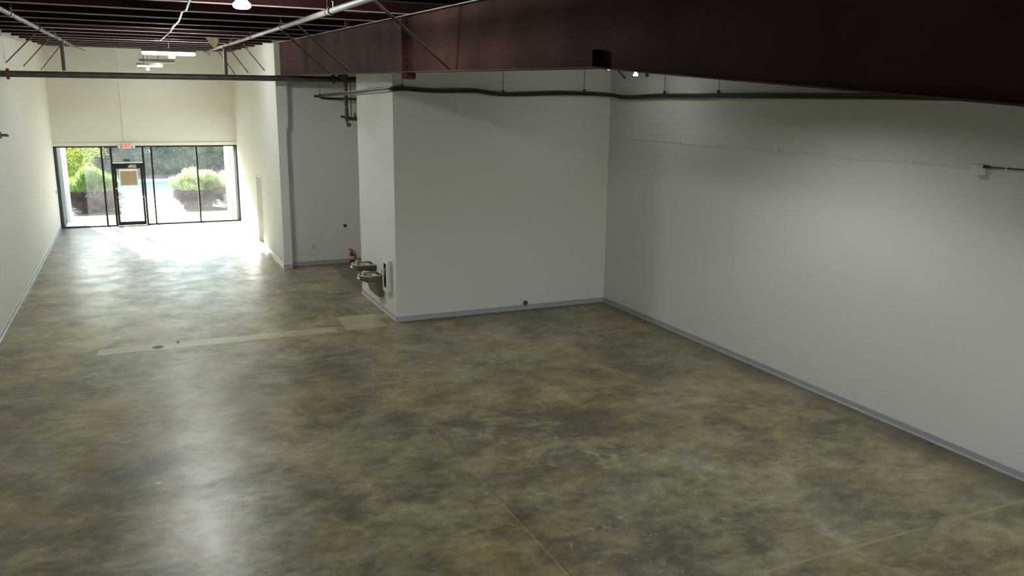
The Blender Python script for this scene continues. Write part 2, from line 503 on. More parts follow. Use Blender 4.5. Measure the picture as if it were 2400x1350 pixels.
# the partition with its doorway
DY0, DY1, DH = 26.82, 28.10, 2.2
pw = MB()
pw.prism([(YRC, 0), (DY0, 0), (DY0, zd(DY0)), (YRC, zd(YRC))], 'x', XP, XP + 0.24)
pw.prism([(DY0, DH), (DY1, DH), (DY1, zd(DY1)), (DY0, zd(DY0))], 'x', XP, XP + 0.24)
pw.prism([(DY1, 0), (YF + 0.2, 0), (YF + 0.2, zd(YF)), (DY1, zd(DY1))], 'x', XP, XP + 0.24)
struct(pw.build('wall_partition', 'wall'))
# boxed-in column at the end of the partition: wider above z = 3.8
cw = MB()
cw.box(XP, 3.715, YP, YRC, 0, 3.80)
cw.box(XP, 3.775, YP, YRC, 3.80, zp(YP) - 0.0)
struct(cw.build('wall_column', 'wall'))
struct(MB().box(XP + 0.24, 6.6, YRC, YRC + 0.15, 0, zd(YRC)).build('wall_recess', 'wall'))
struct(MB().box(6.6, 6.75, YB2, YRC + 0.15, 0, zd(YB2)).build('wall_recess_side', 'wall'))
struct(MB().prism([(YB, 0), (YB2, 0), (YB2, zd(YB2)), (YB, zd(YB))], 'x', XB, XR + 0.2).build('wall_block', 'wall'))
# wall above the storefront
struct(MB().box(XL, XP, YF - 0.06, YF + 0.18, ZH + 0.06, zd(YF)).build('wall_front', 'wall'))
struct(MB().box(XL, XP, YF - 0.085, YF - 0.06, ZH + 0.075, ZH + 0.175).build('trim_1', 'trimwhite'))

# cove baseboards
def base_profile(d, s):    # outline across the wall: d where the wall face is, s which way the room lies
    return [(d, 0), (d + s * 0.022, 0), (d + s * 0.018, 0.012), (d + s * 0.009, 0.028), (d + s * 0.006, 0.10), (d, 0.104)]
def base_y(name, x, s, y0, y1): return struct(MB().prism(base_profile(x, s), 'y', y0, y1).build(name, 'base'))
def base_x(name, y, s, x0, x1): return struct(MB().prism(base_profile(y, s), 'x', x0, x1).build(name, 'base'))
base_y('baseboard_left', XL, 1, YN, YF - 0.05)
base_y('baseboard_right', XR, -1, YN, YB)
base_x('baseboard_rear', YN, 1, XL, OX0)
base_y('baseboard_partition', XP, -1, YP, DY0 - 0.06)
base_y('baseboard_partition_far', XP, -1, DY1 + 0.06, YF - 0.05)
base_x('baseboard_column', YP, -1, XP - 0.02, 3.715)
base_x('baseboard_recess', YRC, -1, 3.715, 6.6)
base_x('baseboard_block', YB, -1, XB - 0.02, XR)
base_y('baseboard_block_side', XB, -1, YB, YB2)

# white door in the partition
d2 = bpy.data.objects.new('door_2', None); COL.objects.link(d2); d2.location = (XP, (DY0 + DY1) / 2, 0); struct(d2)
MB().box(XP + 0.13, XP + 0.175, DY0 + 0.05, DY1 - 0.05, 0.012, DH - 0.05).build('door_leaf', 'doorgrey', d2)
fr = MB()
for a, b in ((DY0, DY0 + 0.05), (DY1 - 0.05, DY1)): fr.box(XP - 0.012, XP + 0.235, a, b, 0, DH)
fr.box(XP - 0.012, XP + 0.235, DY0 + 0.05, DY1 - 0.05, DH - 0.05, DH)
fr.build('door_frame', 'trimwhite', d2)
hd = MB(); hd.tube([(XP + 0.13, DY1 - 0.14, 1.0), (XP + 0.07, DY1 - 0.14, 1.0), (XP + 0.07, DY1 - 0.26, 1.0)], 0.011, 8)
hd.build('door_handle', 'silver', d2, True)

# ------------------------------------------------------------------ storefront: five windows and a glass door
YG = YF + 0.04
MULL = [-2.65, -1.148, -0.846, 0.204, 0.489, 2.038, 3.49]
def window(i, x0, x1, z0, z1, lab=None):
    e = bpy.data.objects.new('window_%d' % i, None); COL.objects.link(e); e.location = ((x0 + x1) / 2, YG, z0); struct(e)
    g = 0.028
    f = MB()
    f.box(x0, x0 + g, YF - 0.05, YF + 0.10, z0, z1)
    f.box(x1 - g, x1, YF - 0.05, YF + 0.10, z0, z1)
    f.box(x0 + g, x1 - g, YF - 0.05, YF + 0.10, z0, z0 + 0.045)
    f.box(x0 + g, x1 - g, YF - 0.05, YF + 0.10, z1 - 0.045, z1)
    f.build('window_frame', 'frame', e)
    MB().box(x0 + g, x1 - g, YG - 0.004, YG + 0.004, z0 + 0.045, z1 - 0.045).build('window_pane', 'glass', e)
ZT = ZH + 0.06
window(1, MULL[0], MULL[1], 0, ZT)
window(2, MULL[1], MULL[2], 0, ZT)
window(3, MULL[2], MULL[3], 2.235, ZT)
window(4, MULL[3], MULL[4], 0, ZT)
window(5, MULL[4], MULL[5], 0, ZT)
window(6, MULL[5], MULL[6], 0, ZT)
d1 = bpy.data.objects.new('door_1', None); COL.objects.link(d1); d1.location = (-0.32, YG, 0); struct(d1)
x0, x1 = MULL[2], MULL[3]
f = MB()
f.box(x0, x0 + 0.045, YF - 0.05, YF + 0.10, 0, 2.235)
f.box(x1 - 0.045, x1, YF - 0.05, YF + 0.10, 0, 2.235)
f.box(x0 + 0.045, x1 - 0.045, YF - 0.05, YF + 0.10, 2.175, 2.235)
f.build('door_frame', 'frame', d1)
st = MB()
st.box(x0 + 0.05, x0 + 0.125, YF - 0.01, YF + 0.05, 0.012, 2.17)
st.box(x1 - 0.125, x1 - 0.05, YF - 0.01, YF + 0.05, 0.012, 2.17)
st.box(x0 + 0.125, x1 - 0.125, YF - 0.01, YF + 0.05, 2.085, 2.17)
st.box(x0 + 0.125, x1 - 0.125, YF - 0.01, YF + 0.05, 0.012, 0.145)
st.build('door_leaf', 'frame', d1)
MB().box(x0 + 0.125, x1 - 0.125, YG - 0.024, YG - 0.016, 0.145, 2.085).build('door_pane', 'glassdoor', d1)
pb = MB(); pb.tube([(x0 + 0.09, YF - 0.012, 1.03), (x0 + 0.09, YF - 0.07, 1.03), (x1 - 0.09, YF - 0.07, 1.03), (x1 - 0.09, YF - 0.012, 1.03)], 0.012, 8)
pb.build('push_bar', 'silver', d1, True)
lk = MB(); lk.lathe([(0.03, 0), (0.03, -0.02), (0.012, -0.03)], x0 + 0.088, YF - 0.01, 1.36, 14, 'y'); lk.build('door_lock', 'silver', d1, True)
cl = MB(); cl.box(-0.32, -0.04, YF - 0.075, YF - 0.012, 2.11, 2.165); cl.tube([(-0.20, YF - 0.04, 2.165), (-0.28, YF - 0.13, 2.20), (-0.05, YF - 0.055, 2.205)], 0.012, 6)
cl.build('door_closer', 'silver', d1)

nt_ = tag(MB().box(-0.635, -0.012, YG - 0.037, YG - 0.034, 1.44, 2.05).build('paper_notice', 'paper'), 'large brown paper notice with white border taped to the glass door', 'notice')
MB().box(-0.595, -0.055, YG - 0.0385, YG - 0.037, 1.475, 1.985).build('printed_panel', 'paperback', nt_)
tag(MB().box(-0.452, -0.232, YG - 0.008, YG - 0.0045, 2.335, 2.42).build('transom_plaque', 'bronze'), 'small dark brown plaque on the transom pane above the glass door', 'plaque')

# exit sign
ex = thing('exit_sign', (-0.31, YF - 0.09, 2.80), 'white exit sign with red letters above the glass door', 'exit sign')
MB().box(-0.47, -0.15, YF - 0.15, YF - 0.09, 2.80, 3.01).build('housing', 'signwhite', ex, bevel=0.008)
for sx in (-1, 1):
    k = MB(); k.lathe([(0.03, 0), (0.055, -0.05), (0.055, -0.065)], -0.31 + sx * 0.235, YF - 0.085, 2.86, 14, 'y')
    k.build('emergency_lamp', 'signwhite', ex, True)
yl = YF - 0.152
def stroke(mb, x0, x1, z0, z1): mb.box(x0, x1, yl, yl + 0.004, z0, z1)
zl, zh_ = 2.83, 2.98
L_ = MB()
x = -0.452
stroke(L_, x, x + 0.018, zl, zh_); stroke(L_, x, x + 0.06, zh_ - 0.02, zh_); stroke(L_, x, x + 0.052, 2.896, 2.914); stroke(L_, x, x + 0.06, zl, zl + 0.02)
L_.build('letter_e', 'signred', ex)
L_ = MB(); x = -0.378
L_.prism([(x, zl), (x + 0.02, zl), (x + 0.075, zh_), (x + 0.055, zh_)], 'y', yl, yl + 0.004)
L_.prism([(x + 0.055, zl), (x + 0.075, zl), (x + 0.02, zh_), (x, zh_)], 'y', yl - 0.0006, yl + 0.0034)
L_.build('letter_x', 'signred', ex)
L_ = MB(); stroke(L_, -0.288, -0.268, zl, zh_); L_.build('letter_i', 'signred', ex)
L_ = MB(); stroke(L_, -0.252, -0.172, zh_ - 0.02, zh_); stroke(L_, -0.222, -0.202, zl, zh_); L_.build('letter_t', 'signred', ex)

# thin conduit running down the wall to the sign, with its loose loop at the roof
dc = MB(); dc.tube([(-0.40, YF - 0.20, zp(YF) + 0.10), (-0.385, YF - 0.18, zp(YF) + 0.02), (-0.35, YF - 0.10, zp(YF) - 0.10), (-0.35, YF - 0.075, zp(YF) - 0.2), (-0.36, YF - 0.075, 5.0), (-0.37, YF - 0.075, 3.01)], 0.012, 8)
tag(dc.build('wall_conduit', 'trimwhite', None, True), 'thin painted conduit running down the front wall to the exit sign', 'conduit')

# small surface boxes on the left wall
tag(MB().box(XL, XL + 0.05, 32.5, 32.62, 1.30, 1.43).build('switch_box', 'whitebox', None, bevel=0.006), 'small white switch box on the left wall beside the storefront', 'switch box')
sc_ = thing('wall_bracket', (XL, 21.1, 3.70), 'small grey bracket sticking out of the left wall', 'bracket')
MB().box(XL, XL + 0.012, 21.0, 21.2, 3.66, 3.80).build('back_plate', 'greypipe', sc_)
MB().tube([(XL + 0.012, 21.1, 3.73), (XL + 0.12, 21.1, 3.73), (XL + 0.14, 21.1, 3.70)], 0.03, 10).build('bracket_arm', 'greypipe', sc_, True)

# ------------------------------------------------------------------ roof framing
PY = [33.12] + [31.775 - 1.685 * i for i in range(21)]
pr_g = 'red-brown purlins across the ceiling'
for i, y in enumerate(PY):
    xs1 = XP if y > 23.2 else (6.6 if y > YB2 else (XB if y > YB else XR))
    z = zp(y)
    lab = 'red-brown steel purlin under the roof, ' + (ordinal(i) + ' from the storefront wall' if i < 20 else ('second from the rear wall' if i == 20 else 'nearest to the rear wall'))
    e = thing('purlin', (XL, y, z), lab, 'purlin', pr_g)
    t = 0.006
    wb = MB()
    wb.box(XL, xs1, y - t / 2, y + t / 2, z + t, z + PD - 0.003)                 # web
    wb.box(XL, xs1, y - 0.07, y + t / 2, z, z + t)                       # bottom flange toward the camera
    wb.box(XL, xs1, y + t / 2, y + 0.07, z + PD - t - 0.003, z + PD - 0.003)     # top flange
    wb.build('web', 'purlin', e)
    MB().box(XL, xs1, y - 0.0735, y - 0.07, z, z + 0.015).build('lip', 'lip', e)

# the big tapered girder over the room, along x = 3.64
gx = 3.64
g = thing('steel_girder', (gx, 10, 5.2), 'long red-brown tapered steel girder crossing above the room', 'girder')
bot = [(23.03, 5.174), (11.72, 4.927), (6.28, 4.803), (2.45, 4.514), (-4.0, 4.03)]
web = [(y, z + 0.012) for y, z in bot] + [(-4.0, zp(-4.0) - 0.012), (23.03, zp(23.03) - 0.012)]
MB().prism(web, 'x', gx - 0.005, gx + 0.005).build('web', 'girder', g)
def strip(pts, x0, x1, t):   # a plate following a line in y-z
    m = MB()
    for (ya, za), (yb, zb) in zip(pts[:-1], pts[1:]):
        m.prism([(ya, za), (yb, zb), (yb, zb + t), (ya, za + t)], 'x', x0, x1)
    return m
strip(bot, gx - 0.1, gx + 0.1, 0.012).build('bottom_flange', 'flange', g)
strip([(23.03, zp(23.03) - 0.012), (-4.0, zp(-4.0) - 0.012)], gx - 0.1, gx + 0.1, 0.012).build('top_flange', 'girder', g)
strip([(23.03, zp(23.03) - 0.012), (-4.0, zp(-4.0) - 0.012)], gx - 0.102, gx - 0.1, 0.012).build('lit_flange_edge', 'lip', g)  # thin added strip whose pale colour paints the light on the flange edge
def end_plate(y):
    m = MB()
    zb = 4.927
    for a, b in ((gx - 0.1, gx - 0.005), (gx + 0.005, gx + 0.1)):
        m.box(a, b, y - 0.02, y + 0.02, zb + 0.013, zp(y) - 0.013)
    m.box(gx - 0.1, gx + 0.1, y - 0.02, y + 0.02, zb - 0.09, zb - 0.001)
    p = m.build('splice_plate', 'girder', g)
    for dx in (-0.055, 0.055):
        for z in (zb - 0.045, zb + 0.08, zb + 0.18, 5.52, 5.62):
            bb = MB(); bb.lathe([(0.014, 0), (0.014, -0.018), (0.008, -0.022)], gx + dx, y - 0.02, z, 6, 'y'); bb.build('bolt', 'coupling', p)
end_plate(11.74)
m = MB(); m.box(gx - 0.1, gx - 0.005, 6.26, 6.275, 4.82, 4.955); m.box(gx + 0.005, gx + 0.1, 6.26, 6.275, 4.82, 4.955); m.build('stiffener', 'girder', g)

# flange braces: thin angles from purlins down to the frame lines
def brace(p, q, lab, grp):
    e = tag(MB().tube([p, q], 0.016, 4).build('flange_brace', 'coupling'), lab, 'brace', grp)
    d = (Vector(q) - Vector(p)).normalized()
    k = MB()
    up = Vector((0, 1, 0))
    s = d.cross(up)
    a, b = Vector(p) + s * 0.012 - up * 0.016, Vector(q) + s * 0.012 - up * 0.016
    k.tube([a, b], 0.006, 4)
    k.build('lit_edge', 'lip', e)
    return e
grp = 'flange braces below the roof'
for y, n in ((23.42, 'nearest'), (27.02, 'middle'), (32.0, 'farthest')):
    brace((-1.98, y - 0.06, zp(y) + 0.01), (XL + 0.004, y - 0.06, 5.33 + (y - 23.4) * 0.0125), 'thin dark diagonal brace from ceiling to left wall, %s of the three' % n, grp)
for y, n in ((24.9, 'nearest'), (28.55, 'middle'), (32.2, 'farthest')):
    brace((2.93, y - 0.06, zp(y) + 0.01), (XP - 0.004, y - 0.06, 5.345 + (y - 24.3) * 0.012), 'thin dark diagonal brace from ceiling to white partition wall, %s of the three' % n, grp)
for y, n in ((16.61, 'farthest of the three'), (14.925, 'middle one of the three'), (9.87, 'nearest, largest one')):
    brace((2.62, y - 0.1, zp(y) + 0.01), (3.545, y - 0.1, 5.055 + (y - 16.6) * 0.0215), 'thin diagonal brace from ceiling to the steel girder, ' + n, grp)
brace((9.20, 15.85, 5.62), (XR - 0.004, 15.75, 5.07), 'short dark brace against the right wall, just below the girder edge', grp)
st_ = MB(); st_.box(9.69, 9.735, 14.86, 14.90, 5.08, zp(14.9)); tag(st_.build('hanger_strap', 'coupling'), 'short dark strap hanging by the right wall near its small lit bulb', 'strap')

# ------------------------------------------------------------------ sprinkler pipes
def hx(m_, x, y, z, r, n=12): m_.lathe([(r, -0.045), (r + 0.012, -0.04), (r + 0.012, 0.04), (r, 0.045)], x, y, z, n, 'y')
def branch(name, x0, x1, y0, y1, off, cps, lab):
    fx = lambda y: x0 + (x1 - x0) * (y - y0) / (y1 - y0)
    zz = lambda y: zp(y) + off
    e = thing(name, (x0, y0, zz(y0)), lab, 'pipe', 'sprinkler pipes under the roof')
    MB().tube([(fx(y), y, zz(y)) for y in (y0, (y0 + y1) / 2, y1)], 0.034, 14).build('pipe', 'greypipe', e, True)
    for y in cps:
        k = MB(); hx(k, fx(y), y, zz(y), 0.036); k.build('coupling', 'coupling', e, True)
    for py in PY:
        if y0 < py < y1 and PY.index(py) % 2 == 0:
            k = MB()
            k.tube([(fx(py), py - 0.05, zz(py) + 0.03), (fx(py), py - 0.05, zp(py) + 0.004)], 0.006, 6)
            k.lathe([(0.036, -0.012), (0.041, -0.012), (0.041, 0.012), (0.036, 0.012)], fx(py), py - 0.05, zz(py), 12, 'y')
            k.build('pipe_hanger', 'coupling', e)
    k = MB()
    k.tube([(fx(y1), y1, zz(y1)), (fx(y1) + 0.12, y1 + 0.35, zz(y1) - 0.02), (fx(y1) + 0.2, y1 + 0.9, zz(y1) - 0.05)], 0.014, 8)
    k.build('end_drop', 'greypipe', e, True)
    for q in np.arange(y0 + 2.1, y1 - 0.5, 3.66):
        k = MB()
        k.tube([(fx(q), q, zz(q) + 0.03), (fx(q), q, zz(q) + 0.085)], 0.012, 8)
        k.lathe([(0.004, 0), (0.022, 0.002), (0.022, 0.006), (0.004, 0.008)], fx(q), q, zz(q) + 0.085, 10)
        k.build('sprinkler_head', 'brass', e)
    return e
branch('sprinkler_pipe', -1.35, -1.37, -3.6, 27.75, -0.15, [1.9, 5.55, 9.2, 12.85, 16.72, 20.6, 24.1], 'grey steel sprinkler pipe under the ceiling near the left wall')
branch('sprinkler_pipe', 2.03, 2.2, -3.6, 28.3, -0.15, [2.2, 5.9, 9.62, 13.13, 16.77, 20.5], 'grey steel sprinkler pipe under the ceiling beside the girder')
mp = thing('sprinkler_main', (0, 22, 5.08), 'thick dark iron sprinkler main spanning the room below the ceiling', 'pipe', 'sprinkler pipes under the roof')
MB().tube([(XL, 22, 5.045), (1.5, 22, 5.064), (6.6, 22, 5.092)], 0.071, 18).build('pipe', 'darkpipe', mp, True)
for x, z, mm in ((-2.482, 5.046, 'redcoupling'), (4.80, 5.082, 'redcoupling')):
    k = MB(); k.lathe([(0.073, -0.04), (0.088, -0.035), (0.088, 0.035), (0.073, 0.04)], x, 22, z, 16, 'x')
    k.box(x - 0.03, x + 0.03, 21.985, 22.015, z + 0.085, z + 0.12); k.box(x - 0.03, x + 0.03, 21.985, 22.015, z - 0.12, z - 0.085)
    k.build('coupling', mm, mp)
for x, s in ((-1.355, 'left'), (2.167, 'right')):
    k = MB(); k.tube([(x, 22, 5.14), (x, 22, zp(22) - 0.15 - 0.03)], 0.040, 12)
    k.lathe([(0.052, -0.05), (0.052, 0.05)], x, 22, zp(22) - 0.21, 12)
    k.build('riser', 'darkpipe', mp, True)
# drop pipe with valve in the recess
rz = thing('drain_riser', (5.10, 22, 3.9), 'dark vertical drop pipe with valve below the sprinkler main in the recess', 'pipe')
k = MB(); k.tube([(5.08, 21.86, 5.16), (5.08, 21.86, 4.40)], 0.048, 12); k.lathe([(0.07, 0), (0.07, 0.22)], 5.08, 21.86, 5.0, 12); k.box(4.90, 5.08, 21.8, 21.92, 5.1, 5.2)
k.build('upper_pipe', 'darkpipe', rz, True)
MB().tube([(5.08, 21.86, 4.55), (5.085, 21.86, 4.36)], 0.032, 10).build('brass_section', 'brass', rz, True)
k = MB(); k.tube([(5.085, 21.86, 4.37), (5.09, 21.86, 4.0)], [0.05, 0.036], 12); k.tube([(5.09, 21.86, 4.2), (5.09, 21.86, 4.05)], 0.055, 10); k.build('valve_body', 'darkpipe', rz, True)
k = MB(); k.tube([(4.93, 21.86, 4.14), (5.09, 21.86, 4.125)], 0.03, 10); k.tube([(5.09, 21.86, 4.09), (5.75, 21.86, 4.07)], 0.048, 12); k.lathe([(0.03, 0), (0.012, 0.12)], 5.30, 21.86, 4.13, 8)
k.build('side_pipe', 'darkpipe', rz, True)
k = MB(); k.tube([(5.09, 21.86, 4.02), (5.095, 21.86, 3.88)], 0.026, 10); k.lathe([(0.05, -0.01), (0.055, 0.0), (0.05, 0.01)], 5.135, 21.83, 3.93, 12, 'y'); k.build('drain_valve', 'brass', rz, True)
k = MB(); k.tube([(5.205, 21.86, 5.16), (5.205, 21.86, 4.12)], 0.012, 8); k.build('gauge_line', 'darkpipe', rz)

# ------------------------------------------------------------------ black cable bundle round the block and along the right wall
cb = thing('cable_bundle', (7, 16.2, 4.74), 'black cable bundle slung around the white block and along the right wall', 'cable bundle')
run = [(5.9, 23.15, 4.60), (5.3, 23.17, 4.60), (4.9, 23.17, 4.60), (4.72, 23.15, 4.605), (4.655, 23.08, 4.625), (4.645, 22.95, 4.66), (4.655, 22.4, 4.675),
       (4.66, 21.2, 4.69), (4.66, 20.0, 4.70), (4.67, 19.0, 4.722), (4.665, 17.8, 4.744), (4.66, 16.9, 4.757), (4.665, 16.35, 4.764), (4.69, 16.21, 4.767), (4.80, 16.17, 4.775), (4.88, 16.17, 4.778),
       (5.1, 16.18, 4.768), (5.56, 16.18, 4.742), (6.0, 16.18, 4.758), (6.44, 16.18, 4.762), (6.65, 16.18, 4.735), (6.82, 16.18, 4.718), (7.05, 16.18, 4.70), (7.5, 16.18, 4.715), (8.3, 16.18, 4.752),
       (8.97, 16.18, 4.747), (9.4, 16.18, 4.74), (9.57, 16.12, 4.73), (9.63, 15.98, 4.71), (9.64, 15.75, 4.672), (9.64, 15.2, 4.675), (9.64, 14.6, 4.69), (9.64, 14.1, 4.702), (9.64, 13.2, 4.69), (9.64, 12.4, 4.696),
       (9.64, 11.0, 4.68), (9.64, 9.4, 4.668), (9.64, 8.2, 4.655), (9.64, 6.5, 4.64), (9.64, 4.0, 4.62), (9.64, 0.0, 4.58), (9.64, -3.9, 4.55)]
rnd = random.Random(3)
for kk, (dy, dz, r, i0, mm) in enumerate(((0.0, 0.0, 0.026, 0, 'black'), (0.028, 0.030, 0.017, 4, 'greycable'), (-0.018, -0.026, 0.018, 8, 'black'), (0.02, -0.018, 0.016, 12, 'black'), (-0.012, 0.027, 0.011, 14, 'black'))):
    pts = []
    for p in run[i0:]:
        out = dy
        if p[0] < 4.7: pts.append((p[0] - out * 0.5, p[1], p[2] + dz * (0.8 + 0.4 * rnd.random())))
        elif p[0] < 9.5: pts.append((p[0], p[1] - out, p[2] + dz * (0.8 + 0.4 * rnd.random())))
        else: pts.append((p[0] - out, p[1], p[2] + dz * (0.8 + 0.4 * rnd.random())))
    dens = []
    for a, b in zip(pts[:-1], pts[1:]):          # smooth the polyline a little
        a, b = Vector(a), Vector(b)
        dens += [a, a.lerp(b, 0.5)]
    dens.append(Vector(pts[-1]))
    sm = [dens[0]] + [(dens[i - 1] + dens[i] * 2 + dens[i + 1]) / 4 for i in range(1, len(dens) - 1)] + [dens[-1]]
    MB().tube(sm, r, 8).build('cable', mm, cb, True)
k = MB(); k.tube([(4.60, 21.8, 4.74), (4.60, 19.0, 4.75), (4.61, 17.0, 4.785), (4.62, 16.1, 4.80)], 0.006, 8); k.build('silver_cable', 'silver', cb, True)
k = MB(); k.tube([(4.50, 23.1, 4.66), (4.74, 23.1, 4.665)], 0.03, 8); k.build('cable_end', 'greycable', cb, True)
rods = [(4.66, 23.08, 4.66, 'at its far end in the recess'), (4.88, 16.17, 4.80, 'beside the near corner of the white block'), (7.05, 16.17, 4.725, 'on the middle of the white block'),
        (8.97, 16.17, 4.775, 'near the corner with the right wall'), (9.64, 14.11, 4.73, 'on the right wall nearest the corner'), (9.64, 12.41, 4.72, 'on the right wall farther from the corner')]
for x, y, z, lab in rods:
    e = thing('hanger_rod', (x, y, zd(y)), 'thin hanger rod holding the black cable bundle ' + lab, 'hanger rod', 'hanger rods of the cable bundle')
    MB().tube([(x, y, zd(y)), (x - 0.003, y, z)], 0.006, 6).build('rod', 'wire', e)
    k = MB(); k.lathe([(0.026, -0.03), (0.03, -0.02), (0.03, 0.02), (0.026, 0.03)], x, y, z + 0.035, 10); k.build('clamp', 'coupling', e)

# ------------------------------------------------------------------ conduits and junction box on the right wall
cd = thing('wall_conduit', (XR, 12, 3.78), 'pair of thin painted conduits running from the corner to the white junction box', 'conduit')
MB().tube([(XR - 0.012, YB - 0.005, 3.812), (XR - 0.012, 10.6, 3.772), (XR - 0.012, 7.335, 3.768)], 0.008, 6).build('lower_conduit', 'trimwhite', cd, True)
MB().tube([(XR - 0.012, 14.2, 3.80), (XR - 0.012, 12.0, 3.80), (XR - 0.012, 9.5, 3.80), (XR - 0.012, 7.335, 3.793)], 0.006, 6).build('upper_conduit', 'trimwhite', cd, True)
for y in (13.6, 10.85, 10.25, 8.2):
    k = MB(); k.box(XR - 0.02, XR, y - 0.012, y + 0.012, 3.752 + (y - 7.3) * 0.0035, 3.81 + (y - 7.3) * 0.002); k.build('conduit_clip', 'silver', cd)
jb = thing('junction_box', (XR, 7.24, 3.76), 'white junction box on the right wall where conduits meet', 'junction box')
MB().box(XR - 0.11, XR, 7.11, 7.245, 3.69, 3.825).build('box_body', 'whitebox', jb, bevel=0.006)
MB().box(XR - 0.008, XR, 7.245, 7.335, 3.685, 3.80).build('back_plate', 'whitebox', jb)
MB().box(XR - 0.116, XR - 0.11, 7.12, 7.235, 3.70, 3.815).build('cover', 'whitebox', jb, bevel=0.002)
k = MB(); k.tube([(XR - 0.05, 7.115, 3.80), (XR - 0.05, 7.07, 3.80)], 0.022, 10); k.tube([(XR - 0.05, 7.08, 3.80), (XR - 0.05, 7.04, 3.80)], 0.016, 8); k.build('connector', 'coupling', jb, True)
cd2 = thing('wall_conduit', (XR, 5, 3.79), 'two thin conduits leaving the white junction box toward the right edge', 'conduit')
MB().tube([(XR - 0.05, 7.05, 3.80), (XR - 0.012, 6.9, 3.797), (XR - 0.012, 2.0, 3.79), (XR - 0.012, -3.9, 3.78)], 0.009, 6).build('upper_conduit', 'greycable', cd2, True)
MB().tube([(XR - 0.012, 7.11, 3.755), (XR - 0.012, 6.6, 3.765), (XR - 0.012, 2.0, 3.76), (XR - 0.012, -3.9, 3.75)], 0.008, 6).build('lower_conduit', 'trimwhite', cd2, True)
for y in (6.83, 5.2):
    k = MB(); k.box(XR - 0.02, XR, y - 0.012, y + 0.012, 3.745, 3.82); k.build('conduit_clip', 'silver', cd2)

# ------------------------------------------------------------------ lamps
def wire(p, q, r=0.004): return MB().tube([p, q], r, 5)
def fluoro(x0, x1, y, z, lab, lit, m='tube', tr=0.019, grp='fluorescent strip lights'):
    e = thing('strip_light', ((x0 + x1) / 2, y, z), lab, 'light', grp)
    k = MB()
    k.prism([(y - 0.06, z), (y + 0.06, z), (y + 0.045, z + 0.075), (y - 0.045, z + 0.075)], 'x', x0, x1)
    k.build('housing', 'fixture', e)
    for dy in (-0.035, 0.035):
        MB().tube([(x0 + 0.03, y + dy, z - tr - 0.009), (x1 - 0.03, y + dy, z - tr - 0.009)], tr, 12).build('tube', m if lit else 'lens', e, True)
    for xx in (x0, x1 - 0.022):
        MB().box(xx, xx + 0.022, y - 0.055, y + 0.055, z - 0.045, z).build('lamp_holder', 'socket', e)
    for xx in (x0 + 0.12, x1 - 0.12):
        wire((xx, y, z + 0.075), (xx, y, zd(y))).build('hanger_wire', 'wire', e)
    return e
fluoro(0.24, 1.225, 18.0, 5.425, 'lit strip light nearest the camera, hung below the purlins', True, 'tube', 0.026)
fluoro(0.28, 1.28, 28.0, 5.645, 'unlit strip light hung behind the lit one', False)
fluoro(0.23, 1.05, 31.3, 5.65, 'smaller lit strip light farthest back before the front wall', True, 'tubedim')
fluoro(8.15, 8.82, 13.9, 5.185, 'small lit strip light right of the girder by the right wall', True, 'tubedim', 0.012)
def bulb(x, y, z, r, lab, m='bulb', flex=0.0):
    """z is the bottom of the bulb"""
    e = thing('hanging_bulb', (x, y, z), lab, 'lamp', 'bare hanging bulbs')
    s = r / 0.075
    k = MB()
    k.lathe([(0.02 * s, 0.0), (0.052 * s, 0.003 * s), (0.070 * s, 0.014 * s), (0.075 * s, 0.028 * s), (0.070 * s, 0.044 * s), (0.054 * s, 0.058 * s), (0.044 * s, 0.07 * s), (0.042 * s, 0.135 * s)], x, y, z, 20)
    k.build('bulb', m, e, True)
    k = MB(); k.lathe([(0.035 * s, 0), (0.035 * s, 0.07 * s), (0.015 * s, 0.085 * s)], x, y, z + 0.135 * s, 14); k.build('socket', 'socket', e, True)
    k = MB(); k.tube([(x, y, z + 0.21 * s), (x + flex, y, (z + zd(y)) / 2), (x, y, zd(y))], 0.006, 6); k.build('cord', 'black', e)
    return e
bulb(1.195, 10.0, 5.50, 0.098, 'large bright hanging bulb at the top edge of the ceiling view')
bulb(1.043, 24.0, 5.572, 0.083, 'bright hanging bulb just below the right end of the lit strip light', 'bulbfar', flex=-0.02)
bulb(0.905, 31.0, 5.59, 0.072, 'tiny bright bulb at the right end of the farthest strip light', 'bulbdim')
bulb(0.545, 29.5, 5.43, 0.055, 'lowest tiny bulb hanging just above the thick sprinkler main', 'bulbdim')
bulb(8.66, 13.65, 5.045, 0.045, 'small lit bulb below the girder by the right wall', 'bulbdim')
# two hooded lamps added unseen behind the girder to brighten the right wall
def hooded(x, y, z, lab):
    e = thing('added_hooded_lamp', (x, y, z), lab, 'lamp', 'added hooded lamps behind the girder')
    k = MB(); k.lathe([(0.02, -0.06), (0.05, -0.035), (0.06, 0.0), (0.05, 0.035), (0.02, 0.06)], x, y, z, 16); k.build('bulb', M['hoodbulb'], e, True)
    n = 24
    prof = [(0.225, -0.125), (0.20, -0.06), (0.12, 0.08), (0.05, 0.13), (0.045, 0.13), (0.115, 0.07), (0.193, -0.065), (0.217, -0.125)]
    vs = [(x + r * math.cos(2 * math.pi * j / n), y + r * math.sin(2 * math.pi * j / n), z + h) for r, h in prof for j in range(n)]
    fs = [(i * n + j, i * n + (j + 1) % n, ((i + 1) % 8) * n + (j + 1) % n, ((i + 1) % 8) * n + j) for i in range(8) for j in range(n)]
    MB().add(vs, fs).build('hood', 'steeldark', e, True)
    k = MB(); k.tube([(x, y, z + 0.06), (x, y, zd(y))], 0.012, 8); k.build('stem', 'socket', e, True)
hooded(6.6, 8.8, 5.32, 'added unseen hooded lamp behind the middle of the girder')
hooded(6.6, 2.4, 5.20, 'added unseen hooded lamp behind the near end of the girder')

